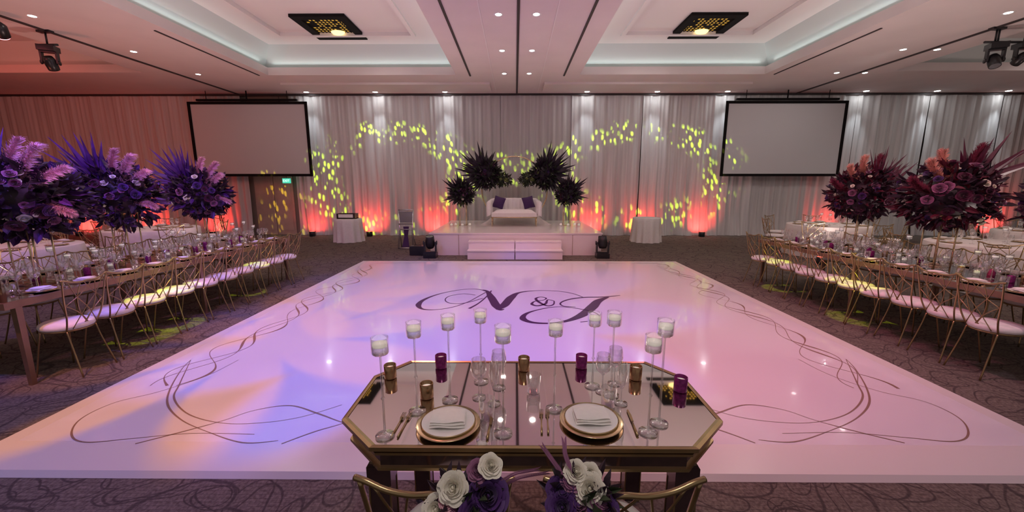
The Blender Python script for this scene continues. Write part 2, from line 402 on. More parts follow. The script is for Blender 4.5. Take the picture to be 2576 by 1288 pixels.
def screen(x):
    w=3.72;h=2.22;zc=3.17
    b=MB(); b.add([(-w/2,0,-h/2),(w/2,0,-h/2),(w/2,0,h/2),(-w/2,0,h/2)],[(0,1,2,3)],0,False); s1=b.mesh('screen_surface',M_screen)
    b=MB()
    for sx in(-1,1): b.box((sx*(w/2+.02),-.01,0),(.08,.04,h+.12)); b.box((0,-.01,sx*(h/2+.02)),(w,.04,.08))
    s2=b.mesh('screen_frame',M_matblack)
    b=MB(); b.box((0,0,h/2+.11),(w-.5,.08,.06)); b.tube([(0,0,h/2+.1),(0,0,CZ-zc)],.02); 
    for sx in(-1,1): b.tube([(sx*1.3,0,h/2+.1),(sx*1.3,0,CZ-zc)],.01)
    s3=b.mesh('hanger',M_matblack)
    thing('projection_screen',[part('screen_surface',s1),part('frame',s2),part('hanger',s3)],(x,13.3,zc),label='blank grey projection screen in a black frame before the drapes',category='projection screen',group='projection screens')
screen(-8.58); screen(8.6)
# ---- dance floor ----
DX0,DX1,DY0,DY1=-3.45,3.62,2.06,8.8
b=MB()
o_=(DX0,DX1,DY0,DY1); i_=(DX0+.15,DX1-.15,DY0+.3,DY1-.15)
ring(b,o_,0.001,(DX0+.03,DX1-.03,DY0+.03,DY1-.03),.03,1)
ring(b,(DX0+.03,DX1-.03,DY0+.03,DY1-.03),.03,i_,.032,1)
b.add([(i_[0],i_[2],.032),(i_[1],i_[2],.032),(i_[1],i_[3],.032),(i_[0],i_[3],.032)],[(0,1,2,3)],0,False)
me_df=b.mesh('floor_panel',[M_dance,M_danceb])
def ribbon(b,pts,ws,z,n=8,world=False):
    W=[Vector((p[0],p[1],0)) if world else P(p[0],p[1],z) for p in pts]
    sp=smooth_pts(W,n); m=len(sp); vs=[]
    for i,p in enumerate(sp):
        d=(sp[min(i+1,m-1)]-sp[max(i-1,0)]); d.z=0
        if d.length<1e-6: d=Vector((1,0,0))
        d.normalize(); nn=Vector((-d.y,d.x,0))
        f=i/n; k=min(int(f),len(ws)-2); w=ws[k]+(ws[k+1]-ws[k])*(f-k)
        a=p+nn*w/2; c=p-nn*w/2; vs+= [(a.x,a.y,z),(c.x,c.y,z)]
    b.add(vs,[(2*i,2*i+1,2*i+3,2*i+2) for i in range(m-1)],0,False)
Z=.0335
b=MB(); T=.017
ribbon(b,[(1232,737),(1205,728),(1165,728),(1110,738),(1070,752),(1053,766),(1062,777),(1095,779),(1140,772),(1178,759),(1206,744),(1226,733)],[.02,.02,T,.025,.055,.085,.04,T,T,T,T,T],Z)
ribbon(b,[(1196,742),(1165,739),(1130,745),(1120,755),(1135,763),(1170,762),(1215,750)],[T]*7,Z+.0003)
ribbon(b,[(1180,776),(1205,762),(1228,742),(1236,731)],[.04,.025,.025,.025],Z+.0003)
ribbon(b,[(1214,729),(1226,733),(1236,748),(1248,768),(1258,779),(1268,777)],[.02,.06,.12,.13,.06,.015],Z+.0006)
ribbon(b,[(1250,779),(1268,768),(1286,748),(1306,736),(1350,731),(1400,732),(1440,738),(1468,748)],[.04,.13,.13,.05,T,T,T,T],Z+.0009)
ribbon(b,[(1394,757),(1378,754),(1372,764),(1352,769),(1338,765),(1345,758),(1366,755),(1374,750),(1360,747),(1348,751),(1356,760),(1376,769),(1392,766),(1394,757)],[T,.025,.04,.045,.045,.025,T,.025,.025,.04,.045,.04,.025,T],Z)
ribbon(b,[(1448,772),(1418,770),(1410,762),(1432,753),(1470,748),(1515,747),(1560,743)],[T,.025,.025,.04,.045,.04,T],Z)
ribbon(b,[(1530,747),(1505,757),(1490,772),(1466,791),(1430,806),(1385,813),(1340,811),(1316,802),(1322,790),(1350,780),(1395,772),(1440,774),(1490,784),(1508,796),(1492,806),(1460,810)],[.04,.12,.15,.13,.07,.04,.06,.09,.055,.025,T,T,T,T,T,T],Z+.0006)
mono=b.mesh('monogram',M_plum)
b=MB()
def vine(p0,p1,wl,amp,ph):
    p0=Vector(p0);p1=Vector(p1); L=(p1-p0).length; d=(p1-p0)/L; nn=Vector((-d.y,d.x))
    for s,q0,am in ((1,0,1),(-1,0,1),(.8,1.1,.8)):
        k=int(L/.07); pts=[];ws=[]
        for i in range(k+1):
            t=i*L/k; q=2*pi*t/wl+ph+q0
            off=s*amp*math.sin(q)*(1+.3*math.sin(q*.37+1))+.06*math.sin(q*.5)
            p=p0+d*t+nn*off; pts.append((p.x,p.y)); ws.append(.006+.020*max(0,math.sin(q*1.0+s*.8+1))**3)
        ribbon(b,pts,ws,Z+(.0003 if s>0 else 0),2,True)
vine((-2.9,3.1),(-3.02,8.3),1.15,.15,0.2); vine((3.05,3.1),(3.17,8.3),1.15,.15,1.2)
t1=.004
strk=[([(700,1108),(610,1113),(520,1085),(455,1055),(422,1018),(428,978),(456,930),(480,905)],[t1,.010,t1,.008,.015,.012,.006,t1]),
 ([(640,1092),(480,1090),(330,1103),(215,1112),(180,1092),(205,1052),(290,1012),(400,985),(520,945),(600,905)],[t1,t1,.005,.009,.012,.007,t1,t1,t1,t1]),
 ([(340,1116),(450,1088),(560,1058),(640,1032),(730,1020),(800,1040),(862,1062),(930,1075)],[.008,.010,t1,t1,.010,.013,.006,t1]),
 ([(708,1116),(790,1086),(870,1062),(930,1035)],[.008,.010,t1,t1]),
 ([(480,905),(452,965),(438,1002),(475,1042),(560,1064),(660,1063),(760,1048),(860,1018)],[t1,.010,.014,.008,t1,t1,t1,t1])]
for pts,ws in strk:
    ribbon(b,pts,ws,Z+.0005)
    ribbon(b,[(2608-x+(8 if x<400 else 0),y-2) for x,y in pts],ws,Z+.0005)
for sx,xc in((-1,-3.0),(1,3.15)):
    ribbon(b,[(xc-sx*.1,7.9),(xc+sx*.1,8.3),(xc-sx*.1,8.5),(xc-sx*.9,8.52),(xc-sx*1.6,8.6)],[.006,.014,.014,.008,.006],Z+.0008,8,True)
vines=b.mesh('vine_border',M_vine)
thing('dance_floor',[part('floor_panel',me_df),part('monogram',mono,label='plum script monogram reading N & J'),part('vine_border',vines,label='brown intertwined scroll line border')],(0,0,0),label='glossy white square dance floor with plum N & J monogram',category='dance floor')
# ---- stage ----
SZ=.55
b=MB(); b.box((0,11.45,SZ/2),(4.22,3.5,SZ)); b.box((0,11.45,SZ-.01),(4.26,3.54,.03)); d1=b.mesh('platform',M_stage)
b=MB(); b.box((0,9.695,.26),(.006,.012,.5)); d2=b.mesh('panel_seam',M_goldd)
thing('stage',[part('platform',d1)]+[part('panel_seam',d2,(x,0,0)) for x in(-1.4,1.4)],(0.01,0,0),label='low white stage platform before the drapes',category='stage')
for x in (-.565,.555):
    b=MB(); b.box((0,-.13,.095),(1.1,.24,.19)); b.box((0,.13,.185),(1.1,.26,.37)); b.box((0,-.135,.20),(1.11,.29,.022)); b.box((0,.12,.38),(1.11,.28,.022))
    single('stage_step',b.mesh('stage_step',M_stage),(x,9.395,0),label='white two-tread step block against the stage front',category='step',group='stage steps')
def loveseat():
    b=MB()
    b.box((0,-.02,.31),(1.18,.52,.10)); 
    n=12; vs=[];fs=[]
    for i in range(n+1):
        for j in range(n+1):
            u=-1+2*i/n;v=-1+2*j/n
            vs.append((u*.56,v*.25-.02,.36+.09*(1-abs(u)**8)*(1-abs(v)**6)))
    for i in range(n):
        for j in range(n):
            a=i*(n+1)+j; fs.append((a,a+n+1,a+n+2,a+1))
    b.add(vs,fs); seat=b.mesh('seat',M_uph)
    b=MB()
    N_=90
    vs=[];fs=[]
    for i in range(N_+1):
        t=i/N_*2-1
        if abs(t)<.55: x=t/.55*.52; y=.28; nx_,ny_=0,1
        elif abs(t)<.75:
            a=(abs(t)-.55)/.2*pi/2; sx=1 if t>0 else -1; x=sx*(.52+.12*math.sin(a)); y=.16+.12*math.cos(a); nx_,ny_=sx*math.sin(a),math.cos(a)
        else:
            sx=1 if t>0 else -1; x=sx*(.64+.04*((abs(t)-.75)/.25)); y=.16-(abs(t)-.75)/.25*.42; nx_,ny_=sx,0
        top=.74-.02*abs(t) if abs(t)<.6 else .73-.10*((abs(t)-.6)/.4)
        if abs(t)>.85: top+=.02
        ch=.026*abs(math.sin(i*pi/6))
        inn=.05+ch
        vs+=[( x-nx_*inn,y-ny_*inn,.30),(x-nx_*inn,y-ny_*inn,top-.05),(x-nx_*(inn-.03),y-ny_*(inn-.03),top-.01),(x+nx_*.01,y+ny_*.01,top),(x+nx_*.045,y+ny_*.045,top-.03),(x+nx_*.04,y+ny_*.04,.26)]
    k=6
    for i in range(N_):
        for j in range(k-1):
            a=i*k+j; fs.append((a,a+k,a+k+1,a+1))
    fs.append(tuple(range(k))); fs.append(tuple(range(N_*k,N_*k+k))[::-1])
    b.add(vs,fs); back=b.mesh('backrest',M_uph)
    b=MB()
    b.tube([(-.6,-.27,.25),(.6,-.27,.25),(.6,.25,.25),(-.6,.25,.25)],.014,closed=True); fr=b.mesh('base_frame',M_gold)
    b=MB(); b.tube([(0,0,.25),(0,0,0)],[.014,.009]); lg=b.mesh('leg',M_gold)
    return [part('seat',seat),part('backrest',back),part('base_frame',fr)]+[part('leg',lg,(sx*.58,y,0)) for sx in(-1,1) for y in(-.25,.24)]
thing('loveseat',loveseat(),(-.03,11.5,SZ),s=1.08,label='white channel-back loveseat with gold legs on the stage',category='sofa')
def pillow_mesh(m,s=.17,h=.06):
    n=8;b=MB();
    for sg in(1,-1):
        vs=[];fs=[]
        for i in range(n+1):
            for j in range(n+1):
                u=-1+2*i/n;v=-1+2*j/n
                vs.append((u*s*(1-.06*(1-abs(v))*abs(u)),sg*h*((1-u*u)*(1-v*v))**.5,v*s*(1-.06*(1-abs(u))*abs(v))))
        for i in range(n):
            for j in range(n):
                a=i*(n+1)+j; fs.append((a,a+n+1,a+n+2,a+1))
        b.add(vs,fs)
    return b.mesh('pillow',m)
pm=pillow_mesh(M_pill)
for x,r in((-.44,.25),(.41,-.2)):
    single('pillow',pm,(-.03+x,11.54,SZ+.67),label='dark purple velvet throw pillow on the loveseat',category='pillow',group='loveseat pillows',rot=(-.25,r,-.35*(1 if x<0 else -1)))
b=MB(); vs=[];fs=[];n_=60
for i in range(n_+1):
    a=pi*i/n_; 
    for j in range(6):
        t=j/5; r=1.05-.35*t+.03*math.sin(a*22+j)
        vs.append((math.cos(a)*r,-.12-math.sin(a)*.05+ .1*t,  .005+(.42*math.sin(a)**.5)*t*(1+.06*math.sin(a*17))))
for i in range(n_):
    for j in range(5):
        c=i*6+j; fs.append((c,c+1,c+7,c+6))
b.add(vs,fs); single('draped_fabric',b.mesh('draped_fabric',M_cloth),(.02,12.08,SZ),label='white fabric swagged behind the loveseat',category='fabric')
# ================= FLORALS =================
def rose_mesh(name,m,big=False):
    b=MB(); rnd=random.Random(len(name))
    rings=[(3,.26,1.0,0.0),(3,.42,1.0,.0),(4,.60,.94,.06),(5,.80,.82,.16)]+([(5,.98,.66,.24),(6,1.14,.46,.30)] if big else [(5,1.0,.62,.25)])
    nu,nw=(8,7) if big else (4,3)
    for ri,(c,Rk,H,fl) in enumerate(rings):
        o=rnd.uniform(0,6)
        for p in range(c):
            a=o+2*pi*p/c+rnd.uniform(-.18,.18); span=pi/c*rnd.uniform(1.25,1.5); vs=[];fs=[]; hj=rnd.uniform(.85,1.1); rj=rnd.uniform(.93,1.07); q1=rnd.uniform(0,6)
            for j in range(nw+1):
                w=j/nw
                for i in range(nu+1):
                    u=-1+2*i/nu
                    az=a+u*span*(.4+.6*math.sin(min(1,w*1.05)*pi*.62))
                    curl=fl*w**5*(.6+.4*math.cos(u*2))
                    r=rj*Rk*(.15+.85*math.sin(min(1,w)*1.45))*(1+curl)+.07*u*w*(1 if ri<4 else .5)+.035*math.sin(4*u+q1)*w**3
                    z=H*hj*(w**.9)*(1-.26*u*u*w)-.30*curl+.03*math.sin(5*u+q1)*w**3
                    vs.append((r*math.cos(az),r*math.sin(az),z))
            for j in range(nw):
                for i in range(nu):
                    q=j*(nu+1)+i; fs.append((q,q+1,q+nu+2,q+nu+1))
            b.add(vs,fs)
    b.ell((0,0,.25),(.2,.2,.55),8,5)
    return b.mesh(name,m)
ROSE={k:rose_mesh('rose_'+k,m) for k,m in M_ros.items()}
ROSEB={k:rose_mesh('roseb_'+k,M_ros[k],True) for k in('white','mauve','purple','pink')}
def leafs(b,rnd,n,rad,ln=.12,w=.035,mi=0,c=(0,0,0),spread=.8):
    for _ in range(n):
        d=Vector((rnd.gauss(0,1),rnd.gauss(0,1),rnd.gauss(0,1))).normalized()
        p=Vector((d.x*rad[0],d.y*rad[1],d.z*rad[2]))*rnd.uniform(.72,1.05)+Vector(c)
        dr=(d+Vector((rnd.gauss(0,1),rnd.gauss(0,1),rnd.gauss(0,1)))*spread*.5).normalized()
        sd_=dr.cross(Vector((rnd.gauss(0,1),rnd.gauss(0,1),rnd.gauss(0,1)))).normalized()
        up=dr.cross(sd_); L=ln*rnd.uniform(.6,1.6)
        q=[p,p+dr*L*.3+sd_*w+up*.01,p+dr*L*.7+sd_*w*.8,p+dr*L+up*-.15*L,p+dr*L*.7-sd_*w*.8,p+dr*L*.3-sd_*w+up*.01,p+dr*L*.5-up*.012]
        b.add(q,[(0,1,6),(1,2,6),(2,3,6),(3,4,6),(4,5,6),(5,0,6)],mi,False)
def fan_mesh(name,m,n=15,spread=1.25,L=.5,w=.024,seed=1,j=.15):
    b=MB(); rnd=random.Random(n+seed)
    b.tube([(0,0,-.1),(0,0,.05)],.008,5)
    for i in range(n):
        t=-1+2*i/(n-1); a=t*spread+rnd.uniform(-.06,.06); l=L*(1-.30*abs(t)**1.5)*rnd.uniform(1-2*j,1+j)
        d=Vector((math.sin(a),rnd.uniform(-.28,.28),math.cos(a))).normalized(); s_=Vector((math.cos(a),rnd.uniform(-.5,.5),-math.sin(a))).normalized()
        bend=Vector((rnd.uniform(-.05,.05),rnd.uniform(-.06,.02),-.05))*l*2
        q=[Vector((0,0,0)),d*l*.45+s_*w,d*l+bend*.5,d*l*.45-s_*w,d*l*.5+Vector((0,-.016,0))]
        b.add(q,[(0,1,4),(1,2,4),(2,3,4),(3,0,4)],0,False)
    return b.mesh(name,m)
FAN={'v':fan_mesh('fan_v',M_palmv,17,.80,.58),'b':fan_mesh('fan_b',M_palmb,17,.75,.52,.024,1,.25),'k':fan_mesh('fan_k',M_palmk,13,.8,.66,.042,3,.22)}
def plume_mesh(name,m,wsp=.55,N_=900):
    b=MB(); rnd=random.Random(3)
    stem=smooth_pts([(0,0,-.1),(0,0,.10),(.015,0,.22),(.06,0,.33)],8); b.tube(stem,.003,4)
    for i in range(N_):
        t=rnd.random()**.7; f=t*(len(stem)-2); k=int(f); q=stem[k].lerp(stem[k+1],f-k)
        if q.z<-.02: continue
        a=rnd.uniform(0,2*pi); l=.13*(1-.3*t)*rnd.uniform(.5,1.2)
        d=Vector((math.cos(a)*wsp+.08,math.sin(a)*wsp,rnd.uniform(.5,1.0))).normalized(); s_=Vector((-math.sin(a),math.cos(a),0))*.0020
        e=d*l+Vector((0.02,0,-.25*l))
        b.add([q+s_,q-s_,q+d*l*.6-s_,q+e,q+d*l*.6+s_],[(0,1,2,3,4)],0,False)
    return b.mesh(name,m)
PLU={'p':plume_mesh('plume_p',M_plp),'c':plume_mesh('plume_c',M_plc),'b':plume_mesh('plume_b',M_plb,.45)}
def fol_mesh(rad,n,seed,mats,ln=.12,w=.032):
    b=MB(); rnd=random.Random(seed); b.ell((0,0,0),[r*.74 for r in rad],14,9,0)
    leafs(b,rnd,n,rad,ln,w,0); leafs(b,rnd,n//2,rad,ln,w,1)
    return b.mesh('foliage',mats)
def cluster(rad,seed,cols,nr,fans,plumes,fol,rs=.05):
    rnd=random.Random(seed); ps=[part('foliage',fol)]
    for i in range(nr):
        d=Vector((rnd.gauss(0,1),rnd.gauss(0,1)-.5,rnd.gauss(0,1))).normalized()
        p=Vector((d.x*rad[0],d.y*rad[1],d.z*rad[2]))*rnd.uniform(.88,1.1)
        e=d.to_track_quat('Z','Y').to_euler(); k=rnd.choice(cols); s=rs*rnd.uniform(.55,1.3)*(.8 if k=='white' else 1.1)
        ps.append(part('rose',ROSE[k],p,e,s))
    for k,a,s,o in fans: ps.append(part('palm_leaf',FAN[k],o,(rnd.uniform(-.2,.35),a,rnd.uniform(-.4,.4)),s))
    for k,a,s,o in plumes: ps.append(part('pampas_plume',PLU[k],o,(rnd.uniform(-.3,.2),a,0),s))
    return ps
b=MB(); h=.60
for sx in(-1,1):
    for sy in(-1,1): b.tube([(sx*.085,sy*.085,0),(sx*.085,sy*.085,h)],.0075)
for z in(.008,h-.008): b.tube([(-.085,-.085,z),(.085,-.085,z),(.085,.085,z),(-.085,.085,z)],.0075,closed=True)
b.box((0,0,h),(.19,.19,.01)); ME_stand=b.mesh('stand',M_gold)
def offs(parts,dz,dx=0,dy=0):
    return [(n_,m_,(Vector(l_)+Vector((dx,dy,dz))),r_,s_,c_,lb) for n_,m_,l_,r_,s_,c_,lb in parts]
folV=[fol_mesh((.36,.34,.34),420,s,[M_leafd,mat('leaf_violet%d'%s,(.08,.02,.13),.5,var=.4)],.10,.028) for s in(1,2)]
folB=[fol_mesh((.36,.34,.34),420,s,[M_leafd,mat('leaf_burg%d'%s,(.11,.012,.03),.5,var=.4)],.10,.026) for s in(3,4)]
TZ=.76
cp=[(-4.62,3.72,'v',1.12,11),(-4.9,4.95,'v',1.05,12),(-4.98,6.35,'v',1.0,13),(5.15,3.62,'b',1.05,14),(5.0,4.7,'b',1.12,15),(5.12,5.98,'b',1.02,16)]
for i,(x,y,k,s,sdv) in enumerate(cp):
    if k=='v':
        cols=['purple','purple','mauve','white','purple','plum','plum','mauve','white']; fans=[('v',-.55,1.25,(-.12,-.08,.12)),('v',-.95,1.1,(-.2,-.1,.0)),('v',-.75,.9,(-.1,.05,.15)),('v',-1.6,.8,(-.2,-.1,-.05))]
        pl=[('p',.10,1.0,(.06,-.10,.20)),('p',.40,1.05,(.14,-.10,.16)),('p',.75,.9,(.20,-.1,.10)),('p',1.7,.7,(.26,-.12,-.06))]
        lab='tall gold-stand centrepiece of violet palms, roses and pink plumes'
    else:
        cols=['plum','plum','mauve','white','plum','purple','mauve','white']; fans=[('b',.45,1.3,(.12,-.05,.1)),('b',.85,1.2,(.18,-.1,.03)),('b',1.4,.75,(.2,-.05,-.02))]
        pl=[('c',-.30,.95,(-.08,-.08,.20)),('c',-.65,.85,(-.15,-.10,.14)),('b',.2,1.1,(.05,-.1,.2)),('b',1.9,.8,(.2,-.1,-.1)),('b',-1.2,.9,(-.24,-.1,.02))]
        lab='tall gold-stand centrepiece of burgundy palms, roses and coral plumes'
    ps=cluster((.39,.36,.35),sdv,cols,78,fans,pl,(folV if k=='v' else folB)[i%2],.036)
    thing('floral_centerpiece',[part('stand',ME_stand)]+offs(ps,.82),(x,y,TZ),s=(s,s,1.0),label=lab,category='flower arrangement',group='tall floral centrepieces')
b=MB(); pts=[(math.cos(a)*1.0,0,1.02+math.sin(a)*1.0) for a in [2*pi*i/64 for i in range(64)]]; b.tube(pts,.018,8,closed=True)
b.box((0,0,.021),(.7,.30,.03)); hoop=b.mesh('hoop',M_gold)
folK=fol_mesh((.32,.24,.36),320,9,[M_palmk,M_leafg],.15,.030)
kc=['plum','purple','black','white','plum','black','green','black']
cl1=cluster((.32,.24,.36),21,kc,40,[('k',-.2,1.25,(-.05,0,.1)),('k',-.75,1.3,(-.12,.02,.05)),('k',-1.3,1.2,(-.15,0,0)),('k',-1.9,1.1,(-.15,0,-.05)),('k',.35,.8,(0,0,.12)),('k',-2.5,.85,(-.1,-.02,-.15))],[],folK,.042)
cl2=cluster((.32,.24,.36),22,kc,40,[('k',.25,1.25,(.05,0,.1)),('k',.8,1.3,(.12,.02,.05)),('k',1.3,1.2,(.15,0,0)),('k',1.95,1.1,(.15,0,-.05)),('k',-.35,.8,(0,0,.12)),('k',2.6,.85,(.1,-.02,-.15))],[],folK,.042)
folG=fol_mesh((.26,.18,.17),160,19,[M_leafg,M_palmk],.08,.018)
cl3=cluster((.24,.16,.16),25,['green','white','green','plum'],20,[],[],folG,.036)
thing('floral_hoop',[part('hoop',hoop)]+offs(cl1,1.50,-.84,-.05)+offs(cl2,1.50,.90,-.05)+offs(cl3,1.32,-.36,-.05)+offs(cl3,1.34,.42,-.05),(-.02,12.35,SZ),label='gold hoop backdrop with dark palm and rose clusters',category='floral arch')
b=MB()
for sx in(-1,1):
    for sy in(-1,1): b.tube([(sx*.1,sy*.1,0),(sx*.1,sy*.1,.66)],.009)
for z in(.01,.65): b.tube([(-.1,-.1,z),(.1,-.1,z),(.1,.1,z),(-.1,.1,z)],.009,closed=True)
b.box((0,0,.65),(.21,.21,.012)); ME_st2=b.mesh('stand',M_gold)
folS=fol_mesh((.28,.24,.27),260,29,[M_palmk,M_leafg],.11,.026)
for x,sg in((-1.52,-1),(1.50,1)):
    ps=cluster((.28,.22,.26),31+sg,['plum','purple','black','white','mauve','black'],36,[('k',sg*.9,.9,(sg*.08,0,.05)),('k',-sg*.6,.8,(0,0,.08)),('k',sg*.2,.9,(0,0,.05)),('k',sg*1.8,.75,(sg*.1,0,-.05)),('k',-sg*2.0,.6,(0,0,-.05))],[],folS,.036)
    thing('floral_pedestal',[part('stand',ME_st2)]+offs(ps,.92),(x,11.6,SZ),label='dark purple floral arrangement on a slim gold stand',category='flower arrangement',group='stage pedestal florals')
# ================= candle holders / glassware =================
def stemholder(H,r=.032):
    b=MB(); b.lathe([(.0001,.004),(.03,.003),(.036,.001),(.036,.004),(.012,.01),(.0045,.02),(.004,H*.45),(.008,H*.47),(.004,H*.5),(.004,H-.01),(.012,H),(r*.9,H+.003),(r,H+.01),(r,H+.066)],20); g=b.mesh('glass_stand',M_glass)
    b=MB(); b.lathe([(.0001,H+.006),(r*.92,H+.006),(r*.92,H+.034),(.0001,H+.034)],18); w=b.mesh('water',M_water)
    b=MB(); b.lathe([(.0001,H+.030),(r*.80,H+.030),(r*.84,H+.035),(r*.82,H+.045),(.004,H+.043),(.0001,H+.043)],18); b.tube([(0,0,H+.043),(.001,0,H+.053)],.0012,5); c=b.mesh('candle',M_wax)
    return [part('glass_stand',g),part('water',w),part('candle',c)]
SH={h_:stemholder(h_) for h_ in(.12,.22,.30,.33,.37)}
def candleholder(x,y,z,h_,grp,s=1): thing('candle_holder',SH[h_],(x,y,z),s=s,label='clear glass stem holder with a floating white candle',category='candle holder',group=grp)
b=MB(); b.lathe([(.0001,.003),(.03,.002),(.033,.001),(.033,.003),(.008,.008),(.0035,.02),(.0035,.085),(.012,.095),(.032,.115),(.038,.145),(.036,.175),(.032,.195)],18); ME_wine=b.mesh('wine_glass',M_glass)
b=MB(); b.lathe([(.0001,.003),(.028,.002),(.03,.001),(.03,.003),(.008,.008),(.003,.02),(.003,.07),(.010,.08),(.020,.11),(.023,.15),(.020,.20)],16); ME_flute=b.mesh('champagne_flute',M_glass)
b=MB(); b.lathe([(.0001,.004),(.026,.003),(.03,.0),(.034,.05),(.036,.09)],16); ME_tumb=b.mesh('tumbler',M_glass)
b=MB(); b.lathe([(.0001,.001),(.08,.001),(.10,.004),(.132,.012),(.135,.013),(.133,.016),(.10,.008),(.0001,.006)],40,0)
ME_charger=b.mesh('charger',M_gold)
b=MB(); b.lathe([(.0001,.007),(.06,.007),(.075,.012),(.112,.018),(.114,.020),(.111,.022),(.074,.016),(.06,.012),(.0001,.012)],40,0); ME_plate=b.mesh('plate',M_porc)
b=MB(); b.lathe([(.111,.0222),(.114,.0204),(.116,.019),(.115,.021),(.113,.0228)],40,0); ME_prim=b.mesh('plate_rim',M_gold)
def napkin():
    b=MB(); n=10
    for L,(sx,sy,z,ox,oy) in enumerate([(.074,.056,.024,0,0),(.072,.054,.033,.001,.003),(.070,.052,.042,-.001,.006)]):
        for sg in (1,-1):
            vs=[];fs=[]
            for i in range(n+1):
                for j in range(n+1):
                    u=-1+2*i/n;v=-1+2*j/n
                    e_=max(0,1-abs(u)**6)*max(0,1-abs(v)**6)
                    vs.append((u*sx+ox,v*sy+oy,z+sg*.0052*e_**.5+.003*math.sin(u*3+L)*v))
            for i in range(n):
                for j in range(n):
                    a=i*(n+1)+j; f=(a,a+n+1,a+n+2,a+1); fs.append(f if sg>0 else f[::-1])
            b.add(vs,fs)
    return b.mesh('napkin',M_napk)
ME_napk=napkin()
b=MB(); b.tube([(0,-.09,.003),(0,-.02,.004),(0,.03,.005),(0,.045,.005)],[.005,.003,.003,.008],6); 
for k in(-1.5,-.5,.5,1.5): b.tube([(k*.0048,.045,.005),(k*.005,.09,.007)],[.0018,.0012],4)
ME_fork=b.mesh('fork',M_goldd)
b=MB(); b.tube([(0,-.10,.003),(0,-.04,.004),(0,.0,.004)],[.006,.005,.004],6); b.add([(-.004,0,.002),(.007,.0,.002),(.009,.05,.002),(.004,.10,.002),(-.004,.09,.002),(-.004,0,.005),(.007,.0,.005),(.009,.05,.0045),(.004,.10,.004),(-.004,.09,.004)],[(0,4,3,2,1),(5,6,7,8,9),(0,1,6,5),(1,2,7,6),(2,3,8,7),(3,4,9,8),(4,0,5,9)],0,False)
ME_knife=b.mesh('knife',M_goldd)
def votive(m,nm):
    b=MB(); b.lathe([(.0001,0),(.028,0),(.030,.004),(.030,.068),(.028,.070),(.026,.068),(.026,.03),(.0001,.03)],22); cup=b.mesh(nm,m)
    b=MB(); b.lathe([(.0001,.029),(.024,.029),(.024,.052),(.0001,.054)],14); c=b.mesh('candle',M_wax)
    return [part('cup',cup),part('candle',c)]
VG=votive(mat('copper_votive',(.45,.28,.15),.25,.95,var=.15,vscale=40),'gold_cup'); VM=votive(M_vot,'magenta_cup'); VC=votive(M_glass,'glass_cup')
def setting(x,y,z,rz,grp,cut=True,s=1.0):
    Rz=Matrix.Rotation(rz,4,'Z')
    def W(a,b_,c=0): v=Rz@Vector((a*s,b_*s,c)); return (x+v.x,y+v.y,z+v.z)
    single('charger_plate',ME_charger,W(0,0),rz,s,'round gold-rimmed charger plate on the table','plate',grp+' chargers')
    thing('dinner_plate',[part('dish',ME_plate),part('gold_rim',ME_prim)],W(0,0,.0005),rz,s,'white dinner plate with gold rim on a charger','plate',grp+' plates')
    single('napkin',ME_napk,W(0,0.0,.0),rz+random.uniform(.02,.15),s,'folded white linen napkin on a dinner plate','napkin',grp+' napkins')
    if cut:
        single('fork',ME_fork,W(-.16,-.01),rz,s,'gold dinner fork beside a plate','fork',grp+' cutlery')
        single('knife',ME_knife,W(.155,-.01),rz,s,'gold table knife beside a plate','knife',grp+' cutlery')
# ================= dining chairs =================
def chair_parts(metal=M_goldd):
    b=MB(); b.lathe([(.0001,.425),(.17,.425),(.195,.432),(.203,.452),(.198,.472),(.17,.487),(.1,.493),(.0001,.495)],28,0,sy=1.0); seat=b.mesh('seat',M_white)
    b=MB(); b.tube([(math.cos(a)*.185,math.sin(a)*.185,.42) for a in[2*pi*i/24 for i in range(24)]],.009,6,closed=True); ring_=b.mesh('seat_frame',metal)
    def leg(p): b=MB(); b.tube(smooth_pts(p,4),.0078,6); return b.mesh('leg',metal)
    lf=[leg([(sx*.13,.13,.42),(sx*.15,.16,.25),(sx*.175,.20,.0)]) for sx in(-1,1)]
    lb=[leg([(sx*.14,-.13,.42),(sx*.15,-.17,.25),(sx*.175,-.24,.0)]) for sx in(-1,1)]
    b=MB()
    def bk(x,z): return (x,-.15-.10*((z-.43)/.45)-.03*(1-(x/.21)**2),z)
    for sx in(-1,1): b.tube(smooth_pts([(sx*.14,-.13,.42),bk(sx*.17,.55),bk(sx*.195,.72),bk(sx*.21,.885)],5),.0078,6)
    top=[bk(-.225,.895),bk(-.19,.89),bk(-.13,.868),bk(-.06,.86),bk(0,.866),bk(.06,.86),bk(.13,.868),bk(.19,.89),bk(.225,.895)]
    b.tube(smooth_pts(top,4),.0088,8)
    for sx in(-1,1):
        for p in([(-.12,.44),(-.02,.60),(.10,.74),(.17,.875)],[(-.04,.44),(.05,.56),(.13,.63),(.19,.67)],[(-.19,.66),(-.10,.72),(-.02,.79),(.04,.862)],[(.03,.44),(-.06,.58),(-.09,.72),(-.07,.862)]):
            b.tube(smooth_pts([bk(sx*a,c) for a,c in p],4),.0042,5)
    back=b.mesh('backrest',metal)
    return [part('seat',seat,label='white round seat cushion'),part('seat_frame',ring_),part('backrest',back)]+[part('leg',m_) for m_ in lf+lb]
CH_=chair_parts()
def chair(x,y,rz,grp,label='gold crisscross-back metal chair with white cushion at the banquet table',s=1):
    thing('dining_chair',CH_,(x,y,0),rz,s,label,'chair',grp)
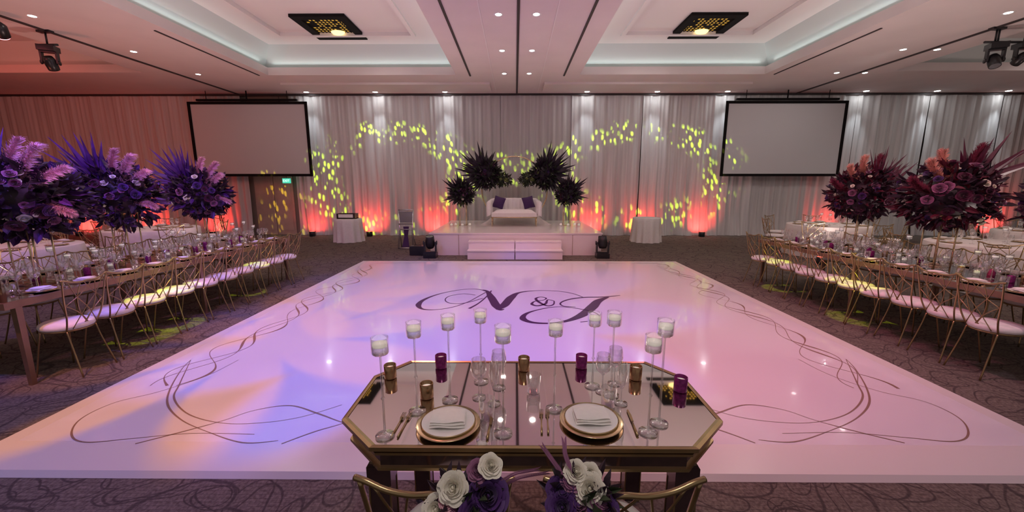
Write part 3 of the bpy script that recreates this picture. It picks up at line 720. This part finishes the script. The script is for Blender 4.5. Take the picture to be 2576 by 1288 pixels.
def long_table(xc,y0,y1):
    w=1.2; L=y1-y0; yc=(y0+y1)/2
    b=MB(); b.box((0,0,TZ-.008),(w-.06,L-.06,.016)); top=b.mesh('table_top',M_mirror2)
    b=MB()
    for s in(-1,1): b.box((s*(w/2-.015),0,TZ-.028),(.03,L,.055)); b.box((0,s*(L/2-.015),TZ-.028),(w-.06,.03,.055))
    b.box((0,0,TZ-.03),(w-.06,L-.06,.02))
    fr=b.mesh('table_frame',M_rose_wood)
    b=MB(); b.box((0,0,.355),(.048,.048,.71),0,None,.75); lg=b.mesh('leg',M_rose_wood)
    ps=[part('table_top',top),part('frame',fr)]+[part('leg',lg,(sx*(w/2-.06),yy,0)) for sx in(-1,1) for yy in(-L/2+.12,0,L/2-.12)]
    thing('banquet_table',ps,(xc,yc,0),label='long mirrored banquet table with rose gold edge on six legs',category='table',group='banquet tables')
def dress_table(xc,y0,y1,inner,seatsy,grp):
    for side in (inner,-inner):
        ex=xc+side*.6; rz=pi/2 if side>0 else -pi/2
        for yy in seatsy:
            chair(ex+(side*random.uniform(.0,.03)),yy+random.uniform(-.012,.012),rz+random.uniform(-.05,.05),grp+' chairs',s=(.88,.95,1))
            setting(ex-side*.17,yy,TZ,rz,grp,True,.86)
            for (me,dx,dy,nm,lb) in ((ME_wine,.33,.10,'wine_glass','clear stemmed wine glass on the banquet table'),(ME_wine,.38,.0,'wine_glass','clear stemmed wine glass on the banquet table'),(ME_flute,.40,.12,'champagne_flute','slim clear champagne flute on the banquet table'),(ME_tumb,.32,-.10,'water_glass','clear water tumbler on the banquet table')):
                single(nm,me,(ex-side*dx,yy+dy,TZ),0,1,lb,'glass',grp+' glassware')
    k=0
    yy=y0+.2
    while yy<y1-.1:
        for dx in(-.09,.08):
            x=xc+dx+random.uniform(-.03,.03)
            if all((x-c[0])**2+(yy-c[1])**2>.03 for c in cp):
                q=(k*7)%5
                if q in(0,2): candleholder(x,yy,TZ,random.choice([.12,.22,.22,.30]),grp+' candles',.9)
                elif q==1: thing('votive_candle',VM,(x,yy,TZ),label='magenta votive cup with a candle on the banquet table',category='candle',group=grp+' votives')
                elif q==3: thing('votive_candle',VG,(x,yy,TZ),label='copper votive cup with a candle on the banquet table',category='candle',group=grp+' votives')
                else: thing('votive_candle',VC,(x,yy,TZ),label='clear glass votive cup with a white candle',category='candle',group=grp+' votives')
            k+=1
        yy+=.15
LX=-4.72; RX=4.95
long_table(LX,3.05,7.2); long_table(RX,3.05,7.1)
dress_table(LX,3.05,7.2,1,[3.46+.385*i for i in range(10)],'violet-lit banquet')
dress_table(RX,3.05,7.1,-1,[3.46+.375*i for i in range(10)],'rose-lit banquet')
def cloth_mesh(r,h,fold=.03,nf=16,n=96,sy=1):
    b=MB(); vs=[(0,0,h)];fs=[]
    rows=[(r*.5,h),(r,h),(r+.008,h-.01)]+[(None,t) for t in(.85,.65,.4,.2,.0)]
    for rr,z in rows:
        for i in range(n):
            a=2*pi*i/n
            if rr is None: t=z; zz=max(.004,h*t); q=r+.01+fold*(1-t)*(1+math.sin(nf*a+.5*math.sin(3*a))) ; vs.append((q*math.cos(a),q*math.sin(a)*sy,zz))
            else: vs.append((rr*math.cos(a),rr*math.sin(a)*sy,z))
    for i in range(n): fs.append((0,1+i,1+(i+1)%n))
    for k in range(len(rows)-1):
        for i in range(n): fs.append((1+k*n+i,1+(k+1)*n+i,1+(k+1)*n+(i+1)%n,1+k*n+(i+1)%n))
    b.add(vs,fs); return b.mesh('tablecloth',M_cloth)
def roundtable(x,y,r,nc=7):
    b=MB(); b.cyl((0,0,.70),r-.02,.03,32); b.cyl((0,0,0),.04,.70); b.cyl((0,0,0),.3,.03); base=b.mesh('table_base',M_dwood)
    thing('round_table',[part('tablecloth',cloth_mesh(r,.75)),part('base',base)],(x,y,0),label='round banquet table under a white floor-length cloth',category='table',group='round guest tables')
    for i in range(nc):
        a=2*pi*(i+.3)/nc; dx,dy=math.cos(a),math.sin(a)
        chair(x+dx*(r+.32),y+dy*(r+.32),a+pi/2,'round table chairs','gold metal dining chair with white cushion at a round table')
        setting(x+dx*(r-.2),y+dy*(r-.2),.751,a+pi/2,'round table',False)
        single('wine_glass',ME_wine,(x+math.cos(a+.25)*(r-.4),y+math.sin(a+.25)*(r-.4),.751),0,1,'clear stemmed wine glass on a round table','glass','round table glassware')
        single('champagne_flute',ME_flute,(x+math.cos(a-.2)*(r-.4),y+math.sin(a-.2)*(r-.4),.751),0,1,'slim champagne flute on a round table','glass','round table glassware')
    for i in range(3):
        candleholder(x+.16*math.cos(i*2.1),y+.16*math.sin(i*2.1),.751,.22,'round table candles')
for x,y in((7.75,9.9),(8.0,6.6),(-8.2,8.9),(-8.0,6.1),(11.3,8.4)): roundtable(x,y,.85)
for x,h_ in((-5.15,.70),(4.02,.74)):
    b=MB(); b.cyl((0,0,h_-.05),.38,.03,28); b.cyl((0,0,0),.03,h_-.05); base=b.mesh('base',M_dwood)
    thing('side_table',[part('tablecloth',cloth_mesh(.40,h_,.035,12)),part('base',base)],(x,12.2,0),label='small round table under an ivory cloth before the drapes',category='table',group='cloth-covered side tables')
b=MB()
for s in(-1,1): b.box((s*.27,0,.08),(.02,.28,.16)); b.box((0,s*.13,.08),(.54,.02,.16))
b.box((0,0,.01),(.56,.28,.02)); fr=b.mesh('box_body',M_dwood)
b=MB(); b.box((0,0,.11),(.5,.22,.02)); b.box((0,-.145,.09),(.44,.006,.1)); ins_=b.mesh('card_lining',M_cloth)
thing('card_box',[part('body',fr),part('lining',ins_)],(-5.15,12.2,.702),label='dark wooden card box with white lining on a side table',category='box')
b=MB()
for sx in(-1,1): b.tube([(sx*.20,-.12,0),(sx*.17,0,.52),(sx*.20,.05,1.05)],.02); b.tube([(sx*.20,.2,0),(sx*.17,0,.52)],.018)
b.tube([(-.20,.05,1.05),(.20,.05,1.05)],.02); b.tube([(-.20,-.12,.02),(.20,-.12,.02)],.018); b.tube([(-.17,0,.52),(.17,0,.52)],.015); fr=b.mesh('frame',M_silver)
b=MB(); b.add([(-.08,.01,.60),(.08,.01,.60),(.05,-.02,.35),(.10,-.11,.05),(-.10,-.11,.05),(-.05,-.02,.35)],[(0,1,2,5),(5,2,3,4)],0,False); pn=b.mesh('panel',M_pill)
b=MB(); b.box((0,.04,.86),(.38,.03,.30)); b.box((0,.02,.67),(.36,.10,.03)); pn2=b.mesh('top_panel',M_silver)
thing('metal_stand',[part('frame',fr),part('panel',pn),part('top_panel',pn2)],(-2.98,10.8,0),s=1.0,label='silver metal display stand with dark fabric band on the carpet',category='stand')
b=MB(); b.box((0,0,1.35),(.62,.02,1.1)); p1=b.mesh('board',mat('poster_white',(.75,.72,.78),.6))
b=MB()
for sx in(-1,1): b.tube([(sx*.3,-.1,0),(0,.0,2.0)],.015)
b.tube([(0,.4,0),(0,.02,1.95)],.015); b.box((0,-.06,.79),(.66,.05,.03)); p2=b.mesh('easel_frame',M_dwood)
thing('sign_easel',[part('board',p1,(0,-.09,0)),part('easel_frame',p2)],(-9.55,12.6,0),label='plain white board on a dark easel by the door',category='easel')
for sg in(-1,1):
    for i,(dx,dy) in enumerate(((-.2,-.25),(.0,-.32),(.2,-.22),(.3,-.35))):
        thing('votive_candle',VC,(sg*1.49+dx*sg,11.5+dy,SZ+.005),s=1.5,label='clear glass cup with white candle on the stage',category='candle',group='stage votives')
def mover():
    b=MB(); b.box((0,0,.06),(.30,.26,.12)); b.box((0,-.132,.06),(.12,.006,.05)); base=b.mesh('base',M_black)
    b=MB()
    for s in(-1,1): b.box((s*.135,0,.25),(.035,.10,.26)); b.cyl((0,0,0),.05,.02,12,0,Matrix.Translation((s*.155,0,.36))@Matrix.Rotation(s*pi/2,4,'Y')@Matrix.Translation((0,0,-.01)))
    b.box((0,0,.135),(.30,.12,.03)); yo=b.mesh('yoke',M_black)
    b=MB(); b.lathe([(.0001,-.15),(.08,-.14),(.105,-.08),(.11,.04),(.10,.15),(.092,.155)],20); hd=b.mesh('head',M_black)
    b=MB(); b.lathe([(.0001,.145),(.06,.15),(.09,.148)],20); ln=b.mesh('lens',M_lens)
    return base,yo,hd,ln
MV=mover()
b=MB(); b.tube([(0,.0,0),(0,0,-.40)],.018); b.box((0,0,-.01),(.12,.08,.03)); ME_cl=b.mesh('hanging_clamp',M_black)
def movt(loc,rz,tilt,s,label,grp,flip=False):
    hr=(tilt,0,0)
    thing('moving_head_light',[part('base',MV[0]),part('yoke',MV[1]),part('head',MV[2],(0,0,.37),hr,ch=[part('lens',MV[3])])]+([part('hanging_clamp',ME_cl)] if flip else []),loc,s=s,label=label,category='stage light',group=grp,rot=(pi,0,rz) if flip else (0,0,rz))
movt((-2.03,9.38,0),0,.25,1.0,'black moving head light standing on the carpet by the stage','floor stage lights')
movt((2.08,9.38,0),0,-.2,1.0,'black moving head light standing on the carpet by the stage','floor stage lights')
b=MB(); b.box((0,0,.11),(.36,.24,.2)); b.box((0,0,.22),(.34,.22,.02)); b.tube([(-.08,0,.225),(-.08,0,.25),(.08,0,.25),(.08,0,.225)],.008)
single('equipment_case',b.mesh('equipment_case',M_black),(-2.42,9.75,0),label='small black equipment case beside the stage',category='case')
def pipe(x,y,dx,dz=.26):
    b=MB(); b.tube([(0,0,0),(0,0,dz)],.016); b.box((0,0,dz-.02),(.25,.1,.04)); b.tube([(-.2,0,0),(dx,0,0)],.022); 
    single('lighting_pipe',b.mesh('lighting_pipe',M_black),(x,y,CZ-dz),label='black lighting pipe hung from the ceiling track',category='pipe',group='lighting pipes')
pipe(-9.15,8.3,.2); pipe(9.2,8.3,1.6)
movt((-9.15,8.3,CZ-.28),0.4,.6,.85,'black moving head light hanging from a ceiling pipe','hanging stage lights',True)
movt((9.25,8.3,CZ-.28),-.4,-.5,.85,'black moving head light hanging from a ceiling pipe','hanging stage lights',True)
movt((9.75,8.3,CZ-.28),-.1,.9,.75,'black moving head light hanging from a ceiling pipe','hanging stage lights',True)
b=MB(); b.lathe([(.0001,.01),(.09,.01),(.1,.02),(.1,.2),(.06,.26),(.0001,.27)],18); cn=b.mesh('housing',M_black)
b=MB(); b.lathe([(.0001,-.003),(.085,-.003)],18); ln=b.mesh('lens',mat('red_lens',(1,.2,.2),.4,emit=(1,.18,.22),es=14))
pp=PY(8,92,7.6)
b=MB(); b.tube([(0,0,.26),(0,.0,.34)],.012); br=b.mesh('bracket',M_black)
e=thing('par_can_light',[part('housing',cn),part('lens',ln),part('bracket',br)],(pp.x,7.6,pp.z),label='small ceiling par light glowing red',category='stage light',rot=(.9,0,.7))
b=MB(); b.lathe([(.0001,0),(.09,0),(.1,.02),(.1,.16),(.09,.17)],16); up1=b.mesh('housing',M_black)
b=MB(); b.lathe([(.0001,.165),(.088,.165)],16); up2=b.mesh('lens',mat('uplight_red',(1,.1,.08),.4,emit=(1,.1,.06),es=4))
RED=(1,.05,.04)
for x,e_ in((-6.9,35),(-4.95,70),(-2.75,65),(2.6,60),(4.3,60),(6.3,75),(10.6,50),(16.2,70),(-10.3,70),(-12.6,70),(-14.9,70),(-17.2,70)):
    thing('uplight',[part('housing',up1),part('lens',up2)],(x,13.40,0),label='small round LED uplight glowing red below the drapes',category='uplight',group='red LED uplights')
    spot((x,13.36,.19),(x,13.80,.5),RED,e_,130,.9,.05)
# ================= sweetheart table =================
TXC=.068
OC=[(-.60,-.365),(.60,-.365),(.775,-.19),(.775,.19),(.64,.365),(-.64,.365),(-.775,.19),(-.775,-.19)]
def sc(poly,d):
    return [(x-math.copysign(d,x),y-math.copysign(d,y)) for x,y in poly]
def table2():
    b=MB(); b.prism(OC,TZ-.016,TZ-.0,0,top=False)
    n=8; A=[(x,y,TZ) for x,y in OC]; I=sc(OC,.018); B=[(x,y,TZ+.004) for x,y in sc(OC,.009)]; C=[(x,y,TZ) for x,y in I]
    b.add(A+B+C,[(i,(i+1)%n,n+(i+1)%n,n+i) for i in range(n)]+[(n+i,n+(i+1)%n,2*n+(i+1)%n,2*n+i) for i in range(n)],0,False)
    b.prism(sc(OC,.014),TZ-.042,TZ-.032,0)
    b.prism(sc(OC,.020),.650,.662,0); 
    rim=b.mesh('gold_rim',mat('table_gold',(.58,.44,.22),.25,.95,var=.12,vscale=10))
    b=MB(); b.prism(I,TZ-.008,TZ-.002,0); top=b.mesh('mirror_top',M_mirror)
    b=MB(); b.prism(sc(OC,.028),.662,TZ-.016,0); ap=b.mesh('apron',M_mirrord)
    b=MB(); b.box((0,0,.325),(.08,.08,.65)); b.box((0,0,.60),(.092,.092,.08)); lg=b.mesh('leg',M_dwood)
    b=MB()
    for sx in(-1,1):
        for sy in(-1,1): b.box((sx*.04,sy*.04,.28),(.006,.006,.56))
    lt=b.mesh('leg_trim',M_goldd)
    ps=[part('gold_rim',rim),part('mirror_top',top),part('apron',ap)]
    for x in(-.59,.59): ps.append(part('leg',lg,(x,-.27,0),ch=[part('leg_trim',lt)]))
    for x in(-.57,.57): ps.append(part('leg',lg,(x,.29,0),ch=[part('leg_trim',lt)]))
    return ps
thing('sweetheart_table',table2(),(TXC,1.665,0),label='octagonal mirror-top table with gold rim and dark legs',category='table')
g='sweetheart candles'
for px,x,y,h_ in((955,-.495,1.37,.33),(1042,None,1.54,.33),(1128,None,1.63,.33),(1209,None,1.80,.30),(1265,None,1.39,.37),(1397,None,1.56,.33),(1494,None,1.76,.30),(1543,None,1.68,.33),(1645,None,1.40,.33),(1672,None,1.46,.37)):
    xx=PY(px,860,y).x if x is None else x
    candleholder(xx,y,TZ,h_,g)
for px,py,k in((981,952,'g'),(1073,1002,'g'),(1318,932,'g'),(1600,955,'g'),(1109,926,'m'),(1463,926,'m'),(1713,985,'m')):
    p=P(px,py,TZ); thing('votive_candle',VG if k=='g' else VM,(min(p.x,.79),p.y+.01,TZ),label=('copper metal' if k=='g' else 'magenta glass')+' votive cup with candle on the mirror table',category='candle',group='sweetheart votives')
for px,py in((1128,1064),(1487,1056)):
    p=P(px,py,TZ+.01); setting(p.x,p.y,TZ,0,'sweetheart',False,.94)
    for dx,me,nm,ct in((-.175,ME_fork,'fork','fork'),(-.200,ME_fork,'fork','fork'),(.165,ME_knife,'knife','knife')):
        single(nm,me,(p.x+dx,p.y+.0,TZ),-.05,.9,'gold %s beside a charger on the mirror table'%nm,ct,'sweetheart cutlery')
for px,py,me,nm in((1205,1000,ME_wine,'wine_glass'),(1243,1015,ME_flute,'champagne_flute'),(1225,1050,ME_tumb,'water_glass'),(1255,975,ME_wine,'wine_glass'),(1342,985,ME_tumb,'water_glass'),(1515,985,ME_wine,'wine_glass'),(1545,965,ME_wine,'wine_glass'),(1562,1015,ME_flute,'champagne_flute'),(1530,1020,ME_tumb,'water_glass')):
    p=P(px,py,TZ); single(nm,me,(p.x,p.y,TZ),0,.95,'clear %s on the mirror table'%nm.replace('_',' '),'glass','sweetheart glassware')
for x in(-.225,.305):
    chair(x,1.235,0,'sweetheart chairs','gold crisscross-back chair with floral spray at the mirror table')
def bouquet(items,base,sprigs,lab):
    base=Vector(base); ps=[]
    b=MB(); rnd=random.Random(5); leafs(b,rnd,60,(.07,.03,.05),.05,.010,0,(0,0,-.02)); leafs(b,rnd,25,(.06,.03,.05),.05,.009,1,(0,0,-.02))
    ps.append(part('foliage',b.mesh('foliage',[M_leafd,M_leafg])))
    for px,py,k,r,y in items:
        p=PY(px,py,y)-base; d=Vector((p.x*3+rnd.uniform(-.3,.3),-.8+rnd.uniform(-.2,.2),.75+p.z*2)); e_=d.to_track_quat('Z','Y').to_euler()
        d.normalize()
        ps.append(part('rose',ROSEB[k],p-d*r*.35,(e_.x,e_.y,e_.z),r*.80))
    b=MB()
    for s_ in sprigs:
        q=[PY(a,c,y)-base for a,c,y in s_]; pts=smooth_pts(q,14); b.tube(pts,.0009,4)
        for i in range(2,len(pts)):
            d=(pts[i]-pts[i-1]).normalized(); sd_=d.cross(Vector((0,1,0))).normalized()
            for sg in(-1,1):
                p=pts[i]; t=p+d*.020+sd_*sg*.007
                b.add([p,p+d*.009+sd_*sg*.0038,t,p+d*.011+sd_*sg*.0018],[(0,1,2,3)],0,False)
    ps.append(part('feather_sprig',b.mesh('feather_sprig',M_ros['mauve'])))
    thing('chair_bouquet',ps,base,label=lab,category='flower arrangement',group='chair back bouquets')
bouquet([(1235,1170,'white',.030,.95),(1203,1182,'mauve',.028,.95),(1212,1212,'purple',.032,.94),(1140,1226,'white',.038,.92),(1228,1248,'purple',.048,.91),(1165,1268,'mauve',.038,.91),(1098,1282,'white',.038,.91),(1125,1262,'pink',.02,.91),(1195,1292,'purple',.038,.88)],PY(1175,1240,.94),
 [[(1240,1230,.93),(1290,1195,.95),(1345,1182,.97)],[(1240,1240,.93),(1300,1205,.96),(1370,1190,.98)]],'spray of white, mauve and purple roses on a gold chair back')
bouquet([(1450,1186,'white',.030,.95),(1484,1192,'white',.028,.95),(1484,1228,'white',.038,.92),(1416,1234,'purple',.038,.93),(1455,1265,'mauve',.040,.91),(1520,1278,'purple',.038,.90),(1415,1277,'purple',.038,.90),(1438,1208,'mauve',.026,.94),(1512,1252,'mauve',.030,.91)],PY(1465,1240,.94),
 [[(1420,1200,.94),(1395,1165,.96),(1370,1130,.98)],[(1440,1190,.94),(1425,1150,.96),(1420,1115,.98)]],'spray of white, mauve and purple flowers on a gold chair back')
# ================= LIGHTING =================
w=bpy.data.worlds.new('world'); scene.world=w; w.use_nodes=True
w.node_tree.nodes['Background'].inputs[0].default_value=(1.0,.87,.86,1); w.node_tree.nodes['Background'].inputs[1].default_value=.22
LZ=4.55
spot((-1.3,3.0,LZ),(-1.0,4.9,0),(1,1,1),520,100,.5,.05,star_gobo((.24,.17,1.0),(1.0,.30,.26),5,.7,.44,.26,.28,.06))
spot((2.2,3.2,LZ),(1.8,5.0,0),(1.0,.20,.42),340,95,.9,.1)
spot((0,6.2,LZ),(0,8.0,0),(1.0,.34,.34),120,85,.9,.1)
spot((-3.4,1.4,LZ),(-2.7,4.1,0),(1,1,1),400,74,.4,.03,star_gobo((1.0,.40,.28),(.14,.18,1),4,2.0,.12,.30,.65,.04))
spot((-4.2,3.4,LZ),(-3.0,5.6,0),(1,1,1),220,66,.4,.03,star_gobo((1.0,.38,.24),(.16,.18,1),5,.4,.10,.26,.6,.04))
spot((3.2,1.4,LZ),(2.6,3.2,0),(.90,.72,.95),90,80,.9,.1)
spot((-4.0,1.6,LZ),(-5.0,5.0,1.0),(.42,.18,1.0),340,70,.8,.08)
spot((-1.5,2.5,LZ),(-4.9,5.0,1.6),(.70,.28,1.0),210,50,.8,.08)
spot((-8.0,3.0,LZ),(-8.0,8.0,.8),(1.0,.25,.22),110,80,.8,.08)
spot((4.2,1.6,LZ),(5.0,5.0,1.0),(1.0,.62,.62),160,75,.8,.08)
spot((1.5,2.5,LZ),(5.0,5.0,1.6),(1.0,.28,.36),180,50,.8,.08)
spot((8.0,3.0,LZ),(8.0,8.0,.8),(1.0,.72,.68),110,80,.8,.08)
spot((.1,.3,4.5),(.07,1.3,.76),(1,.90,.84),110,34,.8,.05)  # added fill spot for the plates and bouquets, without a fixture
for x in(-3.5,3.5,8.5,13.5): spot((x,9.2,4.5),(x,13.8,1.9),(1,.93,.92),78,90,.9,.15)  # added spots giving the drapes a soft general wash
spot((-13,7,4.3),(-14,14,2.0),(1.0,.11,.07),200,110,.9,.1)
for x,c,e_ in((-6.4,(1,.66,.60),190),(6.7,(1,.78,.73),190),(-11.5,(1,.24,.15),200),(11.5,(1,.68,.60),170)):
    for y in(4.2,8.6) if abs(x)<9 else (7.0,):
        thing('uplight',[part('housing',up1),part('lens',up2)],(x,y,0),label='small round uplight added on the carpet to brighten the ceiling',category='uplight',group='added ceiling uplights')  # added fixtures, put in to lift the ceiling brightness
        spot((x,y,.25),(x*.95,y+.3,4.6),c,e_,150,.9,.1)
for x in(-2.9,2.95):
    spot((x,9.6,.6),(x*.4,8.0,4.6),(1,.76,.72),125,140,.9,.1)  # added upward fill for the ceiling, without fixtures
YG=(.60,.92,.02)
spot((-4.0,7.6,4.45),(-4.15,13.8,2.0),YG,4200,80,.1,.01,ring_gobo(.42,.25,1.3,.24,28,.46))
spot((4.2,7.6,4.45),(4.2,13.8,2.15),YG,4200,85,.1,.01,ring_gobo(.48,.23,5.1,.24,28,.46))
spot((-8.3,8.0,4.4),(-8.05,13.8,.80),(1,.8,.02),2000,20,.2,.01,ring_gobo(.09,.11,2.2,.9,28,.44,.6))
spot((0,7.6,4.4),(0,13.8,2.3),YG,2200,30,.3,.01,ring_gobo(.18,.07,6.2,.6,28,.42,.6))
for lx,tx,ty,ang in((-2.2,-4.05,4.25,8),(-2.2,-4.05,4.62,8),(-2.0,-4.05,6.1,6),(2.2,4.28,4.92,9),(2.2,4.25,6.45,7),(3.2,5.0,4.3,7)):
    spot((lx,ty-.6,LZ),(tx,ty,.5),(.80,1,.02),620,ang,.25,.01)
for t in trays[:2]:
    xm=(t[0]+t[1])/2
    area((xm,t[3]+.06,4.90),(xm,t[3]-.8,5.6),(.88,1,.97),4.5,t[1]-t[0]-.2,.08)
    for x,dx in((t[0]-.06,.8),(t[1]+.06,-.8)):
        o=area((x,7,4.90),(x+dx,7,5.6),(.88,1,.97),7,.08,8.6)
        d=Vector((dx,0,.7)).normalized(); zc=-d; yc=Vector((0,1,0)); xc_=yc.cross(zc)
        o.rotation_euler=Matrix((xc_,yc,zc)).transposed().to_euler()
for t in trays: 
    point(((t[0]+t[1])/2,6.5,4.0),(1,.86,.80) if t[0]>-9 else (1,.32,.22),38,.3)  # added point fill below each tray, no lamp hangs here
scene.view_settings.view_transform='Standard'
scene.view_settings.look='None'
scene.view_settings.exposure=0.0
